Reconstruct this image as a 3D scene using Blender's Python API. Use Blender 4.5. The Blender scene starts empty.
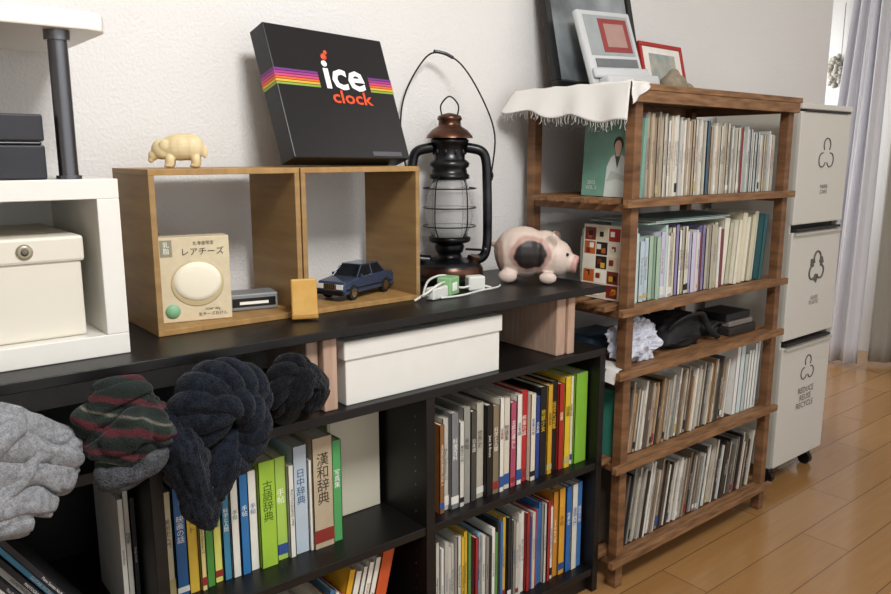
import bpy, bmesh, math, random
from mathutils import Vector, Matrix, noise
random.seed(7)
SC=bpy.context.scene
COL=SC.collection
try: SC.view_settings.view_transform='Standard'
except Exception: pass
# ------------------------------------------------------------ materials
def hx(c):
    if isinstance(c,str):
        c=c.lstrip('#'); r=[int(c[i:i+2],16)/255 for i in (0,2,4)]
        return tuple(x/12.92 if x<=.04045 else ((x+.055)/1.055)**2.4 for x in r)
    return tuple(c)
MC={}
def mat(name,col,rough=.5,metal=0,var=0,vs=20,bump=0,bs=200,trans=0,coat=0,alpha=1,stretch=None,col2=None,spec=.5,sheen=0,ior=1.45,emit=0,bd=.002):
    if name in MC: return MC[name]
    m=bpy.data.materials.new(name); m.use_nodes=True; nt=m.node_tree; N=nt.nodes; L=nt.links
    p=N['Principled BSDF']; c=hx(col)
    p.inputs['Base Color'].default_value=(*c,1); p.inputs['Roughness'].default_value=rough; p.inputs['Metallic'].default_value=metal
    p.inputs['Transmission Weight'].default_value=trans; p.inputs['Coat Weight'].default_value=coat; p.inputs['Alpha'].default_value=alpha
    p.inputs['Specular IOR Level'].default_value=spec; p.inputs['Sheen Weight'].default_value=sheen; p.inputs['IOR'].default_value=ior
    if emit: p.inputs['Emission Color'].default_value=(*c,1); p.inputs['Emission Strength'].default_value=emit
    tc=N.new('ShaderNodeTexCoord'); mp=N.new('ShaderNodeMapping'); L.new(tc.outputs['Object'],mp.inputs[0])
    if stretch: mp.inputs['Scale'].default_value=stretch
    if var or col2:
        n=N.new('ShaderNodeTexNoise'); n.inputs['Scale'].default_value=vs; n.inputs['Detail'].default_value=5; L.new(mp.outputs[0],n.inputs['Vector'])
        r=N.new('ShaderNodeValToRGB'); L.new(n.outputs[0],r.inputs[0])
        r.color_ramp.elements[0].position=.3; r.color_ramp.elements[1].position=.7
        c2=hx(col2) if col2 else tuple(min(1,x*(1+var)) for x in c)
        c1=c if col2 else tuple(x*(1-var) for x in c)
        r.color_ramp.elements[0].color=(*c1,1); r.color_ramp.elements[1].color=(*c2,1)
        L.new(r.outputs[0],p.inputs['Base Color'])
    if bump:
        n2=N.new('ShaderNodeTexNoise'); n2.inputs['Scale'].default_value=bs; n2.inputs['Detail'].default_value=3; L.new(mp.outputs[0],n2.inputs['Vector'])
        b=N.new('ShaderNodeBump'); b.inputs['Strength'].default_value=bump; b.inputs['Distance'].default_value=bd
        L.new(n2.outputs[0],b.inputs['Height']); L.new(b.outputs[0],p.inputs['Normal'])
    MC[name]=m; return m
def cm(col,rough=.5):
    return mat('paper_'+str(col),col,rough,var=.05,vs=30)
def floor_mat():
    m=bpy.data.materials.new('floor_wood'); m.use_nodes=True; nt=m.node_tree; N=nt.nodes; L=nt.links; p=N['Principled BSDF']
    tc=N.new('ShaderNodeTexCoord')
    br=N.new('ShaderNodeTexBrick'); br.inputs['Scale'].default_value=1; br.inputs['Brick Width'].default_value=.9; br.inputs['Row Height'].default_value=.15
    br.inputs['Mortar Size'].default_value=.0018; br.inputs['Mortar Smooth'].default_value=.2; br.offset=.4
    br.inputs['Color1'].default_value=(*hx('#aa8050'),1); br.inputs['Color2'].default_value=(*hx('#a07646'),1); br.inputs['Mortar'].default_value=(*hx('#704e2c'),1)
    L.new(tc.outputs['Object'],br.inputs['Vector'])
    mp=N.new('ShaderNodeMapping'); mp.inputs['Scale'].default_value=(1.5,22,1); L.new(tc.outputs['Object'],mp.inputs[0])
    n=N.new('ShaderNodeTexNoise'); n.inputs['Scale'].default_value=3; n.inputs['Detail'].default_value=8; L.new(mp.outputs[0],n.inputs['Vector'])
    r=N.new('ShaderNodeValToRGB'); r.color_ramp.elements[0].color=(.8,.8,.8,1); r.color_ramp.elements[1].color=(1.08,1.08,1.08,1); L.new(n.outputs[0],r.inputs[0])
    mx=N.new('ShaderNodeMix'); mx.data_type='RGBA'; mx.blend_type='MULTIPLY'; mx.inputs[0].default_value=1
    L.new(br.outputs['Color'],mx.inputs[6]); L.new(r.outputs[0],mx.inputs[7]); L.new(mx.outputs[2],p.inputs['Base Color'])
    p.inputs['Roughness'].default_value=.2; p.inputs['Coat Weight'].default_value=.4; p.inputs['Coat Roughness'].default_value=.1
    return m
def knit_mat(name,col,scale=260,strength=.8,col2=None,bands=None,wave=.5):
    m=bpy.data.materials.new(name); m.use_nodes=True; nt=m.node_tree; N=nt.nodes; L=nt.links; p=N['Principled BSDF']
    p.inputs['Roughness'].default_value=.95; p.inputs['Specular IOR Level'].default_value=.1; p.inputs['Sheen Weight'].default_value=.08
    tc=N.new('ShaderNodeTexCoord')
    w=N.new('ShaderNodeTexVoronoi'); w.inputs['Scale'].default_value=scale; L.new(tc.outputs['Object'],w.inputs['Vector'])
    n=N.new('ShaderNodeTexNoise'); n.inputs['Scale'].default_value=scale*.25; n.inputs['Detail'].default_value=4; L.new(tc.outputs['Object'],n.inputs['Vector'])
    ad=N.new('ShaderNodeMath'); ad.operation='MULTIPLY_ADD'; ad.inputs[1].default_value=wave; L.new(w.outputs['Distance'],ad.inputs[0]); L.new(n.outputs[0],ad.inputs[2])
    b=N.new('ShaderNodeBump'); b.inputs['Strength'].default_value=strength; b.inputs['Distance'].default_value=.002; b.invert=True; L.new(w.outputs['Distance'],b.inputs['Height']); L.new(b.outputs[0],p.inputs['Normal'])
    r=N.new('ShaderNodeValToRGB')
    if bands:
        mp=N.new('ShaderNodeMapping'); mp.inputs['Rotation'].default_value=(0,math.radians(-16),math.radians(8)); L.new(tc.outputs['Object'],mp.inputs[0])
        sx=N.new('ShaderNodeSeparateXYZ'); L.new(mp.outputs[0],sx.inputs[0])
        ns=N.new('ShaderNodeTexNoise'); ns.inputs['Scale'].default_value=14; L.new(tc.outputs['Object'],ns.inputs['Vector'])
        ms=N.new('ShaderNodeMath'); ms.operation='MULTIPLY_ADD'; ms.inputs[1].default_value=.035; L.new(ns.outputs[0],ms.inputs[0]); L.new(sx.outputs[2],ms.inputs[2])
        mm=N.new('ShaderNodeMath'); mm.operation='MULTIPLY'; mm.inputs[1].default_value=13; L.new(ms.outputs[0],mm.inputs[0])
        fr=N.new('ShaderNodeMath'); fr.operation='FRACT'; L.new(mm.outputs[0],fr.inputs[0]); L.new(fr.outputs[0],r.inputs[0])
        r.color_ramp.interpolation='LINEAR'
        els=r.color_ramp.elements
        while len(els)<len(bands): els.new(.5)
        for e,(pos,c) in zip(els,bands): e.position=pos; e.color=(*hx(c),1)
    else:
        L.new(ad.outputs[0],r.inputs[0]); c=hx(col); c2=hx(col2) if col2 else tuple(x*1.5 for x in c)
        r.color_ramp.elements[0].position=.4; r.color_ramp.elements[1].position=1.0
        r.color_ramp.elements[0].color=(*c2,1); r.color_ramp.elements[1].color=(*tuple(x*.7 for x in c),1)
    L.new(r.outputs[0],p.inputs['Base Color']); return m
def spot_mat(name,base,spots,rough=.6):
    m=bpy.data.materials.new(name); m.use_nodes=True; nt=m.node_tree; N=nt.nodes; L=nt.links; p=N['Principled BSDF']
    p.inputs['Roughness'].default_value=rough
    tc=N.new('ShaderNodeTexCoord'); prev=None
    nz=N.new('ShaderNodeTexNoise'); nz.inputs['Scale'].default_value=40; L.new(tc.outputs['Object'],nz.inputs['Vector'])
    for (c,rr,colr) in spots:
        mp=N.new('ShaderNodeMapping'); mp.vector_type='TEXTURE'; mp.inputs['Location'].default_value=c; mp.inputs['Scale'].default_value=rr
        L.new(tc.outputs['Object'],mp.inputs[0])
        ln=N.new('ShaderNodeVectorMath'); ln.operation='LENGTH'; L.new(mp.outputs[0],ln.inputs[0])
        ad=N.new('ShaderNodeMath'); ad.operation='MULTIPLY_ADD'; ad.inputs[1].default_value=.3; L.new(nz.outputs[0],ad.inputs[0]); L.new(ln.outputs['Value'],ad.inputs[2])
        mr=N.new('ShaderNodeMapRange'); mr.inputs['From Min'].default_value=1.22; mr.inputs['From Max'].default_value=1.08; L.new(ad.outputs[0],mr.inputs['Value'])
        mx=N.new('ShaderNodeMix'); mx.data_type='RGBA'; L.new(mr.outputs[0],mx.inputs[0])
        if prev: L.new(prev,mx.inputs[6])
        else: mx.inputs[6].default_value=(*hx(base),1)
        mx.inputs[7].default_value=(*hx(colr),1); prev=mx.outputs[2]
    L.new(prev,p.inputs['Base Color']); return m
# ------------------------------------------------------------ mesh builder
I4=Matrix.Identity(4)
class B:
    def __init__(s): s.v=[];s.f=[];s.mi=[];s.sm=[];s.mats=[]
    def m(s,mt):
        if mt not in s.mats: s.mats.append(mt)
        return s.mats.index(mt)
    def add(s,vs,fs,mt,M=None,smooth=False):
        o=len(s.v); k=s.m(mt)
        for v in vs: s.v.append((M@Vector(v)) if M else Vector(v))
        for f in fs: s.f.append([o+i for i in f]); s.mi.append(k); s.sm.append(smooth)
    def box(s,x0,x1,y0,y1,z0,z1,mt,M=None):
        vs=[(x,y,z) for z in (z0,z1) for y in (y0,y1) for x in (x0,x1)]
        s.add(vs,[(0,2,3,1),(4,5,7,6),(0,1,5,4),(2,6,7,3),(0,4,6,2),(1,3,7,5)],mt,M)
    def lathe(s,prof,mt,M=None,seg=36,smooth=True):
        vs=[];fs=[];n=len(prof)
        for i in range(seg):
            a=2*math.pi*i/seg
            for (r,z) in prof: vs.append((r*math.cos(a),r*math.sin(a),z))
        for i in range(seg):
            j=(i+1)%seg
            for k in range(n-1): fs.append((i*n+k,j*n+k,j*n+k+1,i*n+k+1))
        s.add(vs,fs,mt,M,smooth)
        if prof[0][0]>1e-5: s.add([vs[i*n] for i in range(seg)],[tuple(range(seg))[::-1]],mt,M)
        if prof[-1][0]>1e-5: s.add([vs[i*n+n-1] for i in range(seg)],[tuple(range(seg))],mt,M)
    def cyl(s,p0,p1,r,mt,seg=20,r2=None):
        p0=Vector(p0);p1=Vector(p1);d=p1-p0
        M=Matrix.Translation(p0)@d.to_track_quat('Z','Y').to_matrix().to_4x4()
        s.lathe([(r,0),(r2 or r,d.length)],mt,M,seg)
    def tube(s,pts,r,mt,seg=8,sub=6,ribs=0,ribamp=.1,flat=1,closed=False,up=None,twist=0,nz=0,nf=18,strands=0,cr=0,ct=0,M=None):
        pts=[Vector(p) for p in pts]; n=len(pts); P=[];RR=[]
        rs=r if isinstance(r,(list,tuple)) else [r]*n
        rng=n if closed else n-1
        for i in range(rng):
            g=(lambda k:k%n) if closed else (lambda k:max(0,min(n-1,k)))
            a,b,c,d=[pts[g(i+k)] for k in (-1,0,1,2)]
            for t in range(sub):
                u=t/sub
                P.append(.5*((2*b)+(c-a)*u+(2*a-5*b+4*c-d)*u*u+(3*b-a-3*c+d)*u**3)); RR.append(rs[g(i)]*(1-u)+rs[g(i+1)]*u)
        if not closed: P.append(pts[-1]); RR.append(rs[-1])
        m=len(P)
        ref=Vector(up) if up else Vector((.13,.31,.94)); 
        T0=(P[1]-P[0]).normalized(); nrm=(ref-T0*ref.dot(T0)).normalized()
        fr=[]
        for i in range(m):
            Tt=(P[(i+1)%m]-P[i-1]) if closed else (P[min(m-1,i+1)]-P[max(0,i-1)])
            Tt.normalize(); nrm=(nrm-Tt*nrm.dot(Tt)).normalized(); fr.append((nrm.copy(),Tt.cross(nrm)))
        if strands:
            L=0;Ls=[0]
            for i in range(1,m): L+=(P[i]-P[i-1]).length; Ls.append(L)
            for k in range(strands):
                ph=2*math.pi*k/strands; q=[]
                for i in range(m):
                    a=ph+ct*Ls[i]; q.append(P[i]+(fr[i][0]*math.cos(a)+fr[i][1]*math.sin(a)*flat)*RR[i]*.52)
                s.tube(q,[x*.56 for x in RR],mt,14,2,ribs=0,nz=nz,nf=nf)
            return
        vs=[];fs=[]
        for i in range(m):
            nr,bn=fr[i]
            for k in range(seg):
                a=2*math.pi*k/seg
                rr=RR[i]*(1+(ribamp*abs(math.cos(ribs*.5*(a+twist*i))) if ribs else 0))
                o=nr*math.cos(a)+bn*math.sin(a)*flat
                q=P[i]+o*rr
                if nz: q=q+noise.noise_vector(q*nf)*nz
                if cr:
                    w=q.copy(); w.z*=1.7
                    c=max(0,1-abs(noise.noise(w*16+Vector((3,1,7))))*4)
                    q=q-o*(cr*c*c)
                vs.append(q)
        for i in range(m if closed else m-1):
            j=(i+1)%m
            for k in range(seg):
                l=(k+1)%seg; fs.append((i*seg+k,i*seg+l,j*seg+l,j*seg+k))
        if not closed:
            vs.append(P[0]-(P[1]-P[0]).normalized()*RR[0]*.4); vs.append(P[-1]+(P[-1]-P[-2]).normalized()*RR[-1]*.4)
            for k in range(seg):
                l=(k+1)%seg; fs.append((m*seg,l,k)); fs.append((m*seg+1,(m-1)*seg+k,(m-1)*seg+l))
        s.add(vs,fs,mt,M,True)
    def ell(s,c,r,mt,M=None,seg=20,rings=12):
        pr=[(math.sin(math.pi*i/rings),-math.cos(math.pi*i/rings)) for i in range(rings+1)]
        pr[0]=(1e-6,-1);pr[-1]=(1e-6,1)
        MM=Matrix.Translation(c)@(M or I4)@Matrix.Diagonal((*r,1)); s.lathe(pr,mt,MM,seg)
    def grid(s,fn,nu,nv,mt,M=None,smooth=True):
        vs=[fn(i/nu,j/nv) for j in range(nv+1) for i in range(nu+1)]
        fs=[(j*(nu+1)+i,j*(nu+1)+i+1,(j+1)*(nu+1)+i+1,(j+1)*(nu+1)+i) for j in range(nv) for i in range(nu)]
        s.add(vs,fs,mt,M,smooth)
    def warp(s,fn): s.v=[Vector(fn(v)) for v in s.v]
    def obj(s,name,parent=None,bevel=0,recalc=True,loc=None,rot=None,bseg=2):
        me=bpy.data.meshes.new(name); me.from_pydata([tuple(v) for v in s.v],[],s.f); me.update()
        for mt in s.mats: me.materials.append(mt)
        for p,k,sm in zip(me.polygons,s.mi,s.sm): p.material_index=k; p.use_smooth=sm
        if recalc:
            bm=bmesh.new(); bm.from_mesh(me); bmesh.ops.recalc_face_normals(bm,faces=bm.faces); bm.to_mesh(me); bm.free()
        ob=bpy.data.objects.new(name,me); COL.objects.link(ob)
        if bevel:
            b=ob.modifiers.new('bev','BEVEL'); b.width=bevel; b.segments=bseg; b.limit_method='ANGLE'; b.angle_limit=math.radians(50)
        if loc: ob.location=loc
        if rot: ob.rotation_euler=rot
        if parent: ob.parent=parent
        return ob
def grp(name,loc=None,rotz=0):
    e=bpy.data.objects.new(name,None); e.empty_display_size=.05; COL.objects.link(e)
    if loc: e.location=loc
    e.rotation_euler=(0,0,rotz); return e
TX={}
def text(body,size=1,ls=1.0,bold=0,sx=1):
    k=(body,ls,bold)
    if k not in TX:
        cu=bpy.data.curves.new('tx','FONT'); cu.body=body; cu.size=1; cu.align_x='CENTER'; cu.align_y='CENTER'; cu.space_line=ls; cu.resolution_u=2; cu.offset=bold
        ob=bpy.data.objects.new('tx',cu); COL.objects.link(ob); bpy.context.view_layer.update()
        dg=bpy.context.evaluated_depsgraph_get(); me=bpy.data.meshes.new_from_object(ob.evaluated_get(dg))
        vs=[tuple(v.co) for v in me.vertices]; fs=[tuple(p.vertices) for p in me.polygons]
        bpy.data.objects.remove(ob); bpy.data.meshes.remove(me)
        TX[k]=(vs,fs)
    vs,fs=TX[k]; return [(x*size*sx,y*size,0) for x,y,z in vs],fs
RX=Matrix.Rotation(math.pi/2,4,'X')
T=Matrix.Translation
def Rz(a): return Matrix.Rotation(math.radians(a),4,'Z')
def Ry(a): return Matrix.Rotation(math.radians(a),4,'Y')
def Rx(a): return Matrix.Rotation(math.radians(a),4,'X')
WY=1.65
# ------------------------------------------------------------ base mats
wallm=mat('wallpaper','#dcdad7',.85,bump=.8,bs=140,bd=.003)
white=mat('white_melamine','#e2dfd7',.35,var=.02)
black=mat('black_woodgrain','#100e0d',.4,var=.35,vs=9,stretch=(1,12,12),bump=.15,bs=60)
blackp=mat('black_plastic','#101012',.35)
steel=mat('steel','#77777a',.28,metal=1)
chrome=mat('chrome','#c8c8c8',.15,metal=1)
ply=mat('plywood','#8a6a42',.55,col2='#a08151',vs=6,stretch=(1,1,9),bump=.1,bs=60)
plyd=mat('plywood_edge','#a98450',.5,col2='#947141',vs=6,stretch=(9,1,1))
rackw=mat('brown_wood','#573a24',.55,col2='#886140',vs=9,stretch=(1,1,5),bump=.4,bs=50)
rackh=mat('brown_wood_h','#614229',.55,col2='#98704b',vs=9,stretch=(1.5,10,10),bump=.4,bs=50)
# ------------------------------------------------------------ room
b=B(); b.box(-2,5.4,-2.2,3.6,-.05,0,floor_mat()); b.obj('floor')
b=B(); b.box(-2,3.52,WY,WY+.12,0,2.45,wallm); b.obj('wall_back')
b=B(); b.box(4.95,5.05,-2.2,3.6,0,2.45,wallm); b.obj('wall_right')
b=B(); b.box(3.52,4.95,3.5,3.6,0,2.45,wallm); b.box(3.4,3.52,WY+.12,3.6,0,2.45,wallm); b.obj('wall_recess')
b=B(); b.box(-2.1,-2,-2.2,1.77,0,2.45,wallm); b.obj('wall_left')
b=B(); b.box(-2,5.05,-2.2,3.6,2.45,2.5,mat('ceiling','#eeece8',.9)); b.obj('ceiling')
b=B(); b.box(2.99,3.5,WY-.012,WY,0,.06,mat('baseboard','#d8cdb8',.5)); b.obj('baseboard_back',bevel=.002)
# ------------------------------------------------------------ black shelf
g=grp('black_bookshelf')
b=B()
yf=1.255;yb=1.64
b.box(-.22,1.572,yf,yb,.68,.70,black)
for x0,x1 in ((-.22,-.195),(.38,.402),(.97,.994),(1.55,1.572)): b.box(x0,x1,yf,yb,0,.68,black)
for x0,x1 in ((-.195,.38),(.402,.97),(.994,1.55)):
    b.box(x0,x1,yf+.003,yb,.362,.382,black); b.box(x0,x1,yf+.003,yb,.05,.07,black); b.box(x0,x1,yf+.02,yf+.035,0,.05,black)
b.box(-.195,1.55,yb-.012,yb-.004,.07,.68,black)
b.obj('carcass',g,bevel=.0015)
b=B()
for zz in [.12+.032*i for i in range(17)]:
    for x,s in ((.994,1),(.97,-1)):
        b.cyl((x-.0005*s,yf+.04,zz),(x+.001*s,yf+.04,zz),.0025,steel,8)
b.obj('shelf_pin_holes',g)
b=B(); b.box(-.35,1.556,1.25,1.64,.851,.869,black); b.obj('black_top_board',bevel=.0015)
pink=mat('pinkish_wood','#a68874',.6,col2='#bca08c',vs=10,stretch=(8,8,1))
for i,(x0,x1,y0,y1,ang) in enumerate(((.700,.726,1.285,1.45,0),(.729,.760,1.27,1.50,0),(1.40,1.432,1.275,1.60,0),(1.437,1.462,1.27,1.56,0))):
    b=B(); b.box(x0,x1,y0,y1,.70,.851,pink); b.obj('wood_support_block',bevel=.003)
# ------------------------------------------------------------ shoe box
g=grp('white_shoe_box'); sb=mat('white_card','#dedcd5',.6,var=.02)
b=B(); b.box(.783,1.205,1.277,1.49,.70,.805,sb); b.obj('box_body',g,bevel=.002)
b=B(); b.box(.778,1.21,1.272,1.495,.795,.834,sb); b.obj('lid',g,bevel=.003)
# ------------------------------------------------------------ white cube shelf (left)
g=grp('white_cube_shelf')
b=B(); y0=1.32
b.box(-.16,.385,y0,WY-.01,1.13,1.162,white); b.box(-.16,.385,y0,WY-.01,.8695,.905,white)
b.box(.35,.385,y0,WY-.01,.905,1.13,white); b.box(-.16,-.125,y0,WY-.01,.905,1.13,white); b.box(-.125,.35,WY-.02,WY-.01,.905,1.13,white)
b.obj('carcass',g,bevel=.0015)
g=grp('white_storage_box'); bx=mat('cream_box','#d9d3c4',.5)
b=B(); b.box(-.07,.325,1.345,1.62,.9055,1.035,bx); b.obj('box_body',g,bevel=.004)
b=B(); b.box(-.075,.33,1.34,1.625,1.03,1.072,bx); b.obj('lid',g,bevel=.005)
b=B(); b.lathe([(.001,.003),(.006,.003),(.009,.004),(.011,.002),(.0125,0)],mat('brass_dull','#a8a08a',.35,metal=.6),T((.242,1.339,1.05))@RX); b.lathe([(.005,.0042),(.0055,.0045),(.001,.0045)],mat('grommet_hole','#6a6458',.7),T((.242,1.339,1.05))@RX); b.obj('grommet',g)
g=grp('dark_storage_box'); dk=mat('dark_grey_card','#27272c',.55,var=.1)
b=B(); b.box(-.14,.285,1.335,1.60,1.1625,1.215,dk); b.box(-.14,.285,1.335,1.60,1.221,1.262,dk); b.box(-.137,.282,1.338,1.59,1.215,1.221,blackp); b.obj('drawers',g,bevel=.004)
g=grp('white_riser_shelf')
b=B(); 
b.cyl((.318,1.345,1.1625),(.318,1.345,1.39),.0145,steel,24); b.cyl((.318,1.345,1.375),(.318,1.345,1.39),.019,steel,24);b.cyl((.318,1.345,1.1625),(.318,1.345,1.168),.019,steel,24)
b.cyl((.05,1.62,1.1625),(.05,1.62,1.39),.0145,steel,24); b.cyl((-.12,1.345,1.3),(-.12,1.345,1.39),.0145,steel,24)
b.obj('steel_legs',g)
b=B()
prof=[(-.3,1.31),(.355,1.31),(.378,1.32),(.388,1.342),(.388,1.64),(-.3,1.64)]
n=len(prof); vs=[(x,y,1.39) for x,y in prof]+[(x,y,1.418) for x,y in prof]
b.add(vs,[tuple(range(n))[::-1],tuple(range(n,2*n))]+[(i,(i+1)%n,(i+1)%n+n,i+n) for i in range(n)],white); b.obj('board',g,bevel=.003)
# ------------------------------------------------------------ plywood cubes
for (x0,x1) in ((.46,.761),(.764,1.066)):
    b=B(); t=.011; y0=1.40;y1=1.61;z0=.8695;z1=1.175
    b.box(x0,x1,y0,y1,z1-t,z1,plyd); b.box(x0,x1,y0,y1,z0,z0+t,plyd)
    b.box(x0,x0+t,y0,y1,z0+t,z1-t,ply); b.box(x1-t,x1,y0,y1,z0+t,z1-t,ply)
    b.obj('plywood_cube_box',bevel=.001)
# ------------------------------------------------------------ soap carton
g=grp('soap_carton'); kr=mat('kraft','#cfc0a0',.7,var=.06,vs=60)
M=T((.556,1.465,.881))@Rz(-12)
b=B(); b.box(-.067,.067,-.022,.022,0,.165,kr,M); b.obj('carton',g,bevel=.0015)
b=B(); cr=mat('soap_cream','#e9e1ca',.5)
b.lathe([(.001,.0012),(.048,.0012),(.05,.0006),(.05,0)],mat('soap_rim','#bfae86',.5),M@T((.004,-.022,.074))@RX@Matrix.Diagonal((1,.9,1,1)))
b.lathe([(.001,.005),(.034,.0045),(.042,.003),(.045,0)],cr,M@T((.004,-.0232,.078))@RX@Matrix.Diagonal((1,.85,1,1)))
b.box(-.062,-.04,-.0226,-.022,.128,.16,mat('label_grey','#8f8a73',.6),M)
b.lathe([(.001,.001),(.014,.001),(.014,0)],mat('seal_green','#7fb08a',.5),M@T((-.045,-.0222,.022))@RX)
ink=mat('ink','#2b2620',.6)
for s,sz,px,pz in (('レアチーズ',.0165,.016,.135),('北海道限定',.008,.018,.152),('生チーズ石けん',.008,.03,.012),('SOAP 100g',.006,.03,.022)):
    v,f=text(s,sz); b.add(v,f,ink,M@T((px,-.0228,pz))@RX)
v,f=text('乳\n脂',.012); b.add(v,f,mat('wht','#f2efe6',.6),M@T((-.051,-.0230,.144))@RX)
b.obj('label_art',g,recalc=False)
g=grp('cassette_case'); M=T((.69,1.50,.8812))@Rz(-12)
b=B(); b.box(-.05,.05,-.03,.03,0,.035,mat('grey_pl','#7f8282',.4),M); b.obj('case',g,bevel=.003)
b=B(); b.box(-.045,.045,-.0308,-.03,.008,.026,blackp,M); b.box(-.03,.03,-.0314,-.0308,.013,.019,mat('wht','#f2efe6'),M); b.obj('window',g)
b=B(); tan=mat('tan_wood','#bd9040',.55,col2='#cda258',vs=20); M=T((.742,1.362,.872))@Rz(-22)@Rx(-8)
b.box(-.026,.026,-.009,.009,0,.082,tan,M); b.box(-.027,.027,-.0095,.0095,0,.012,mat('tan2','#a97c34'),M); b.obj('small_wooden_block',bevel=.003)
# ------------------------------------------------------------ toy car
g=grp('toy_car',(.950,1.492,.881)); g.rotation_euler=(0,0,math.radians(201)); g.scale=(1.04,1.08,1.2)
cb=mat('car_blue','#2b3a52',.2,coat=.9); cg=mat('car_glass','#14181c',.08); ty=mat('tyre','#141414',.8)
def extr(b,prof,w0,w1,mt,M=None):
    n=len(prof); vs=[(x,-w0/2 if z<.02 else -w1/2,z) for x,z in prof]+[(x,w0/2 if z<.02 else w1/2,z) for x,z in prof]
    b.add(vs,[tuple(range(n)),tuple(range(n,2*n))[::-1]]+[((i+1)%n,i,i+n,(i+1)%n+n) for i in range(n)],mt,M)
b=B(); pr=[(.092,.012),(.096,.02),(.095,.03),(.088,.036),(.038,.041),(-.06,.042),(-.088,.040),(-.095,.034),(-.096,.02),(-.092,.012)]
extr(b,pr,.072,.070,cb); b.obj('body',g,bevel=.003)
b=B(); lo=[(.042,-.031,.040),(-.064,-.031,.041),(-.064,.031,.041),(.042,.031,.040)]; hi=[(.018,-.025,.060),(-.042,-.025,.060),(-.042,.025,.060),(.018,.025,.060)]
b.add(lo+hi,[(0,1,5,4),(1,2,6,5),(2,3,7,6),(3,0,4,7),(4,5,6,7)],cg); b.obj('windows',g,bevel=.001)
b=B(); b.box(-.043,.018,-.0255,.0255,.0595,.0622,cb)
for sy in(-1,1):
    for (xa,xb) in ((.042,.018),(-.064,-.042),(-.014,-.013)):
        b.cyl((xa,sy*.0312,.040),(xb,sy*.0252,.061),.0016,cb,8)
b.obj('roof_and_pillars',g,bevel=.001)
b=B()
for x in(.06,-.06):
    for sy in(-1,1):
        b.cyl((x,sy*.026,.0145),(x,sy*.0365,.0145),.0145,ty,24); b.cyl((x,sy*.0366,.0145),(x,sy*.0372,.0145),.009,chrome,16)
b.obj('wheels',g)
b=B(); b.box(.0935,.0965,-.014,.014,.021,.033,chrome)
for k in range(5): b.box(.0962,.0972,-.012+k*.0055,-.0105+k*.0055,.022,.032,blackp)
for sy in(-1,1):
    b.box(.093,.0965,sy*.025-.008,sy*.025+.008,.023,.032,mat('lamp','#e8e4d8',.1)); b.box(-.0965,-.093,sy*.025-.008,sy*.025+.008,.025,.034,mat('tail','#a01818',.2))
    b.box(-.085,.085,sy*.0355-.0008,sy*.0355+.0008,.020,.0225,blackp)
    b.box(.030,.036,sy*.036-.003,sy*.036+.003,.041,.046,cb)
b.box(.094,.099,-.034,.034,.012,.0185,blackp); b.box(-.099,-.094,-.034,.034,.012,.0185,blackp); b.obj('trim_lights_bumpers',g,bevel=.0008)
# ------------------------------------------------------------ gift box
g=grp('black_clock_gift_box')
w,h,t=.335,.295,.05; al=20
M=T((.770,1.432,1.1785+t*math.sin(math.radians(al))))@Rz(9)@Rx(-al)@Ry(.8)
bb=mat('black_card','#141316',.38); 
b=B(); b.box(0,w,0,t,0,h,bb,M); b.obj('box_body',g,bevel=.002)
b=B()
cols=['#6d3880','#a03a80','#c8487c','#d86830','#dca838','#84a444']
for i,c in enumerate(cols):
    z0=.160+(5-i)*.0062; mt=cm(c)
    b.box(.0,.115,-.0006,0,z0,z0+.0048,mt,M); b.box(.262,w,-.0006,0,z0,z0+.0048,mt,M)
    b.box(-.0006,0,0,t,z0,z0+.0048,mt,M)
v,f=text('ice',.095,bold=.022,sx=1.12); b.add(v,f,mat('logo_white','#f2f2f2',.5),M@T((.188,-.0012,.190))@RX)
v,f=text('clock',.042,bold=.018,sx=1.3); b.add(v,f,mat('logo_orange','#d9502a',.5),M@T((.198,-.0012,.140))@RX)
b.lathe([(.001,.001),(.008,.001),(.008,0)],mat('logo_orange','#e0562a'),M@T((.143,-.0004,.233))@RX)
b.lathe([(.001,.001),(.005,.001),(.005,0)],mat('logo_orange','#e0562a'),M@T((.150,-.0004,.244))@RX)
b.box(.22,.31,-.0008,0,.006,.016,mat('grey_print','#55555a'),M)
b.obj('print',g,recalc=False)
# ------------------------------------------------------------ carved figurine
def organic(name,ells,mt,parent=None,vox=.003,loc=None,rot=None,sm=6,extra=None):
    b=B()
    for e in ells:
        c,r=e[0],e[1]; MM=None
        if len(e)>2: MM=e[2]
        b.ell(c,r,mt,MM,16,10)
    if extra: extra(b)
    ob=b.obj(name,parent,loc=loc,rot=rot)
    r=ob.modifiers.new('r','REMESH'); r.mode='VOXEL'; r.voxel_size=vox; r.use_smooth_shade=True
    s=ob.modifiers.new('s','SMOOTH'); s.iterations=sm; s.factor=.5
    return ob
fig=mat('ivory_wood','#dccba2',.55,col2='#cdb88a',vs=40,bump=.2,bs=300)
e=[((0,0,.036),(.038,.021,.024)),((.018,0,.036),(.024,.02,.024)),((-.034,0,.032),(.019,.015,.018)),((-.049,0,.022),(.010,.008,.009)),((-.054,0,.014),(.006,.005,.006)),
   ((-.028,-.014,.040),(.009,.004,.010)),((-.028,.014,.040),(.009,.004,.010)),((.042,0,.028),(.006,.004,.012))]
for x in(-.02,.026):
    for y in(-.011,.011): e+= [((x,y,.012),(.009,.008,.013)),((x-.002,y,.004),(.010,.008,.004))]
o=organic('carved_animal_figurine',e,fig,vox=.0018,loc=(.56,1.50,1.1755),rot=(0,0,math.radians(-25)),sm=4); o.scale=(1.04,1.04,1.1)
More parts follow.
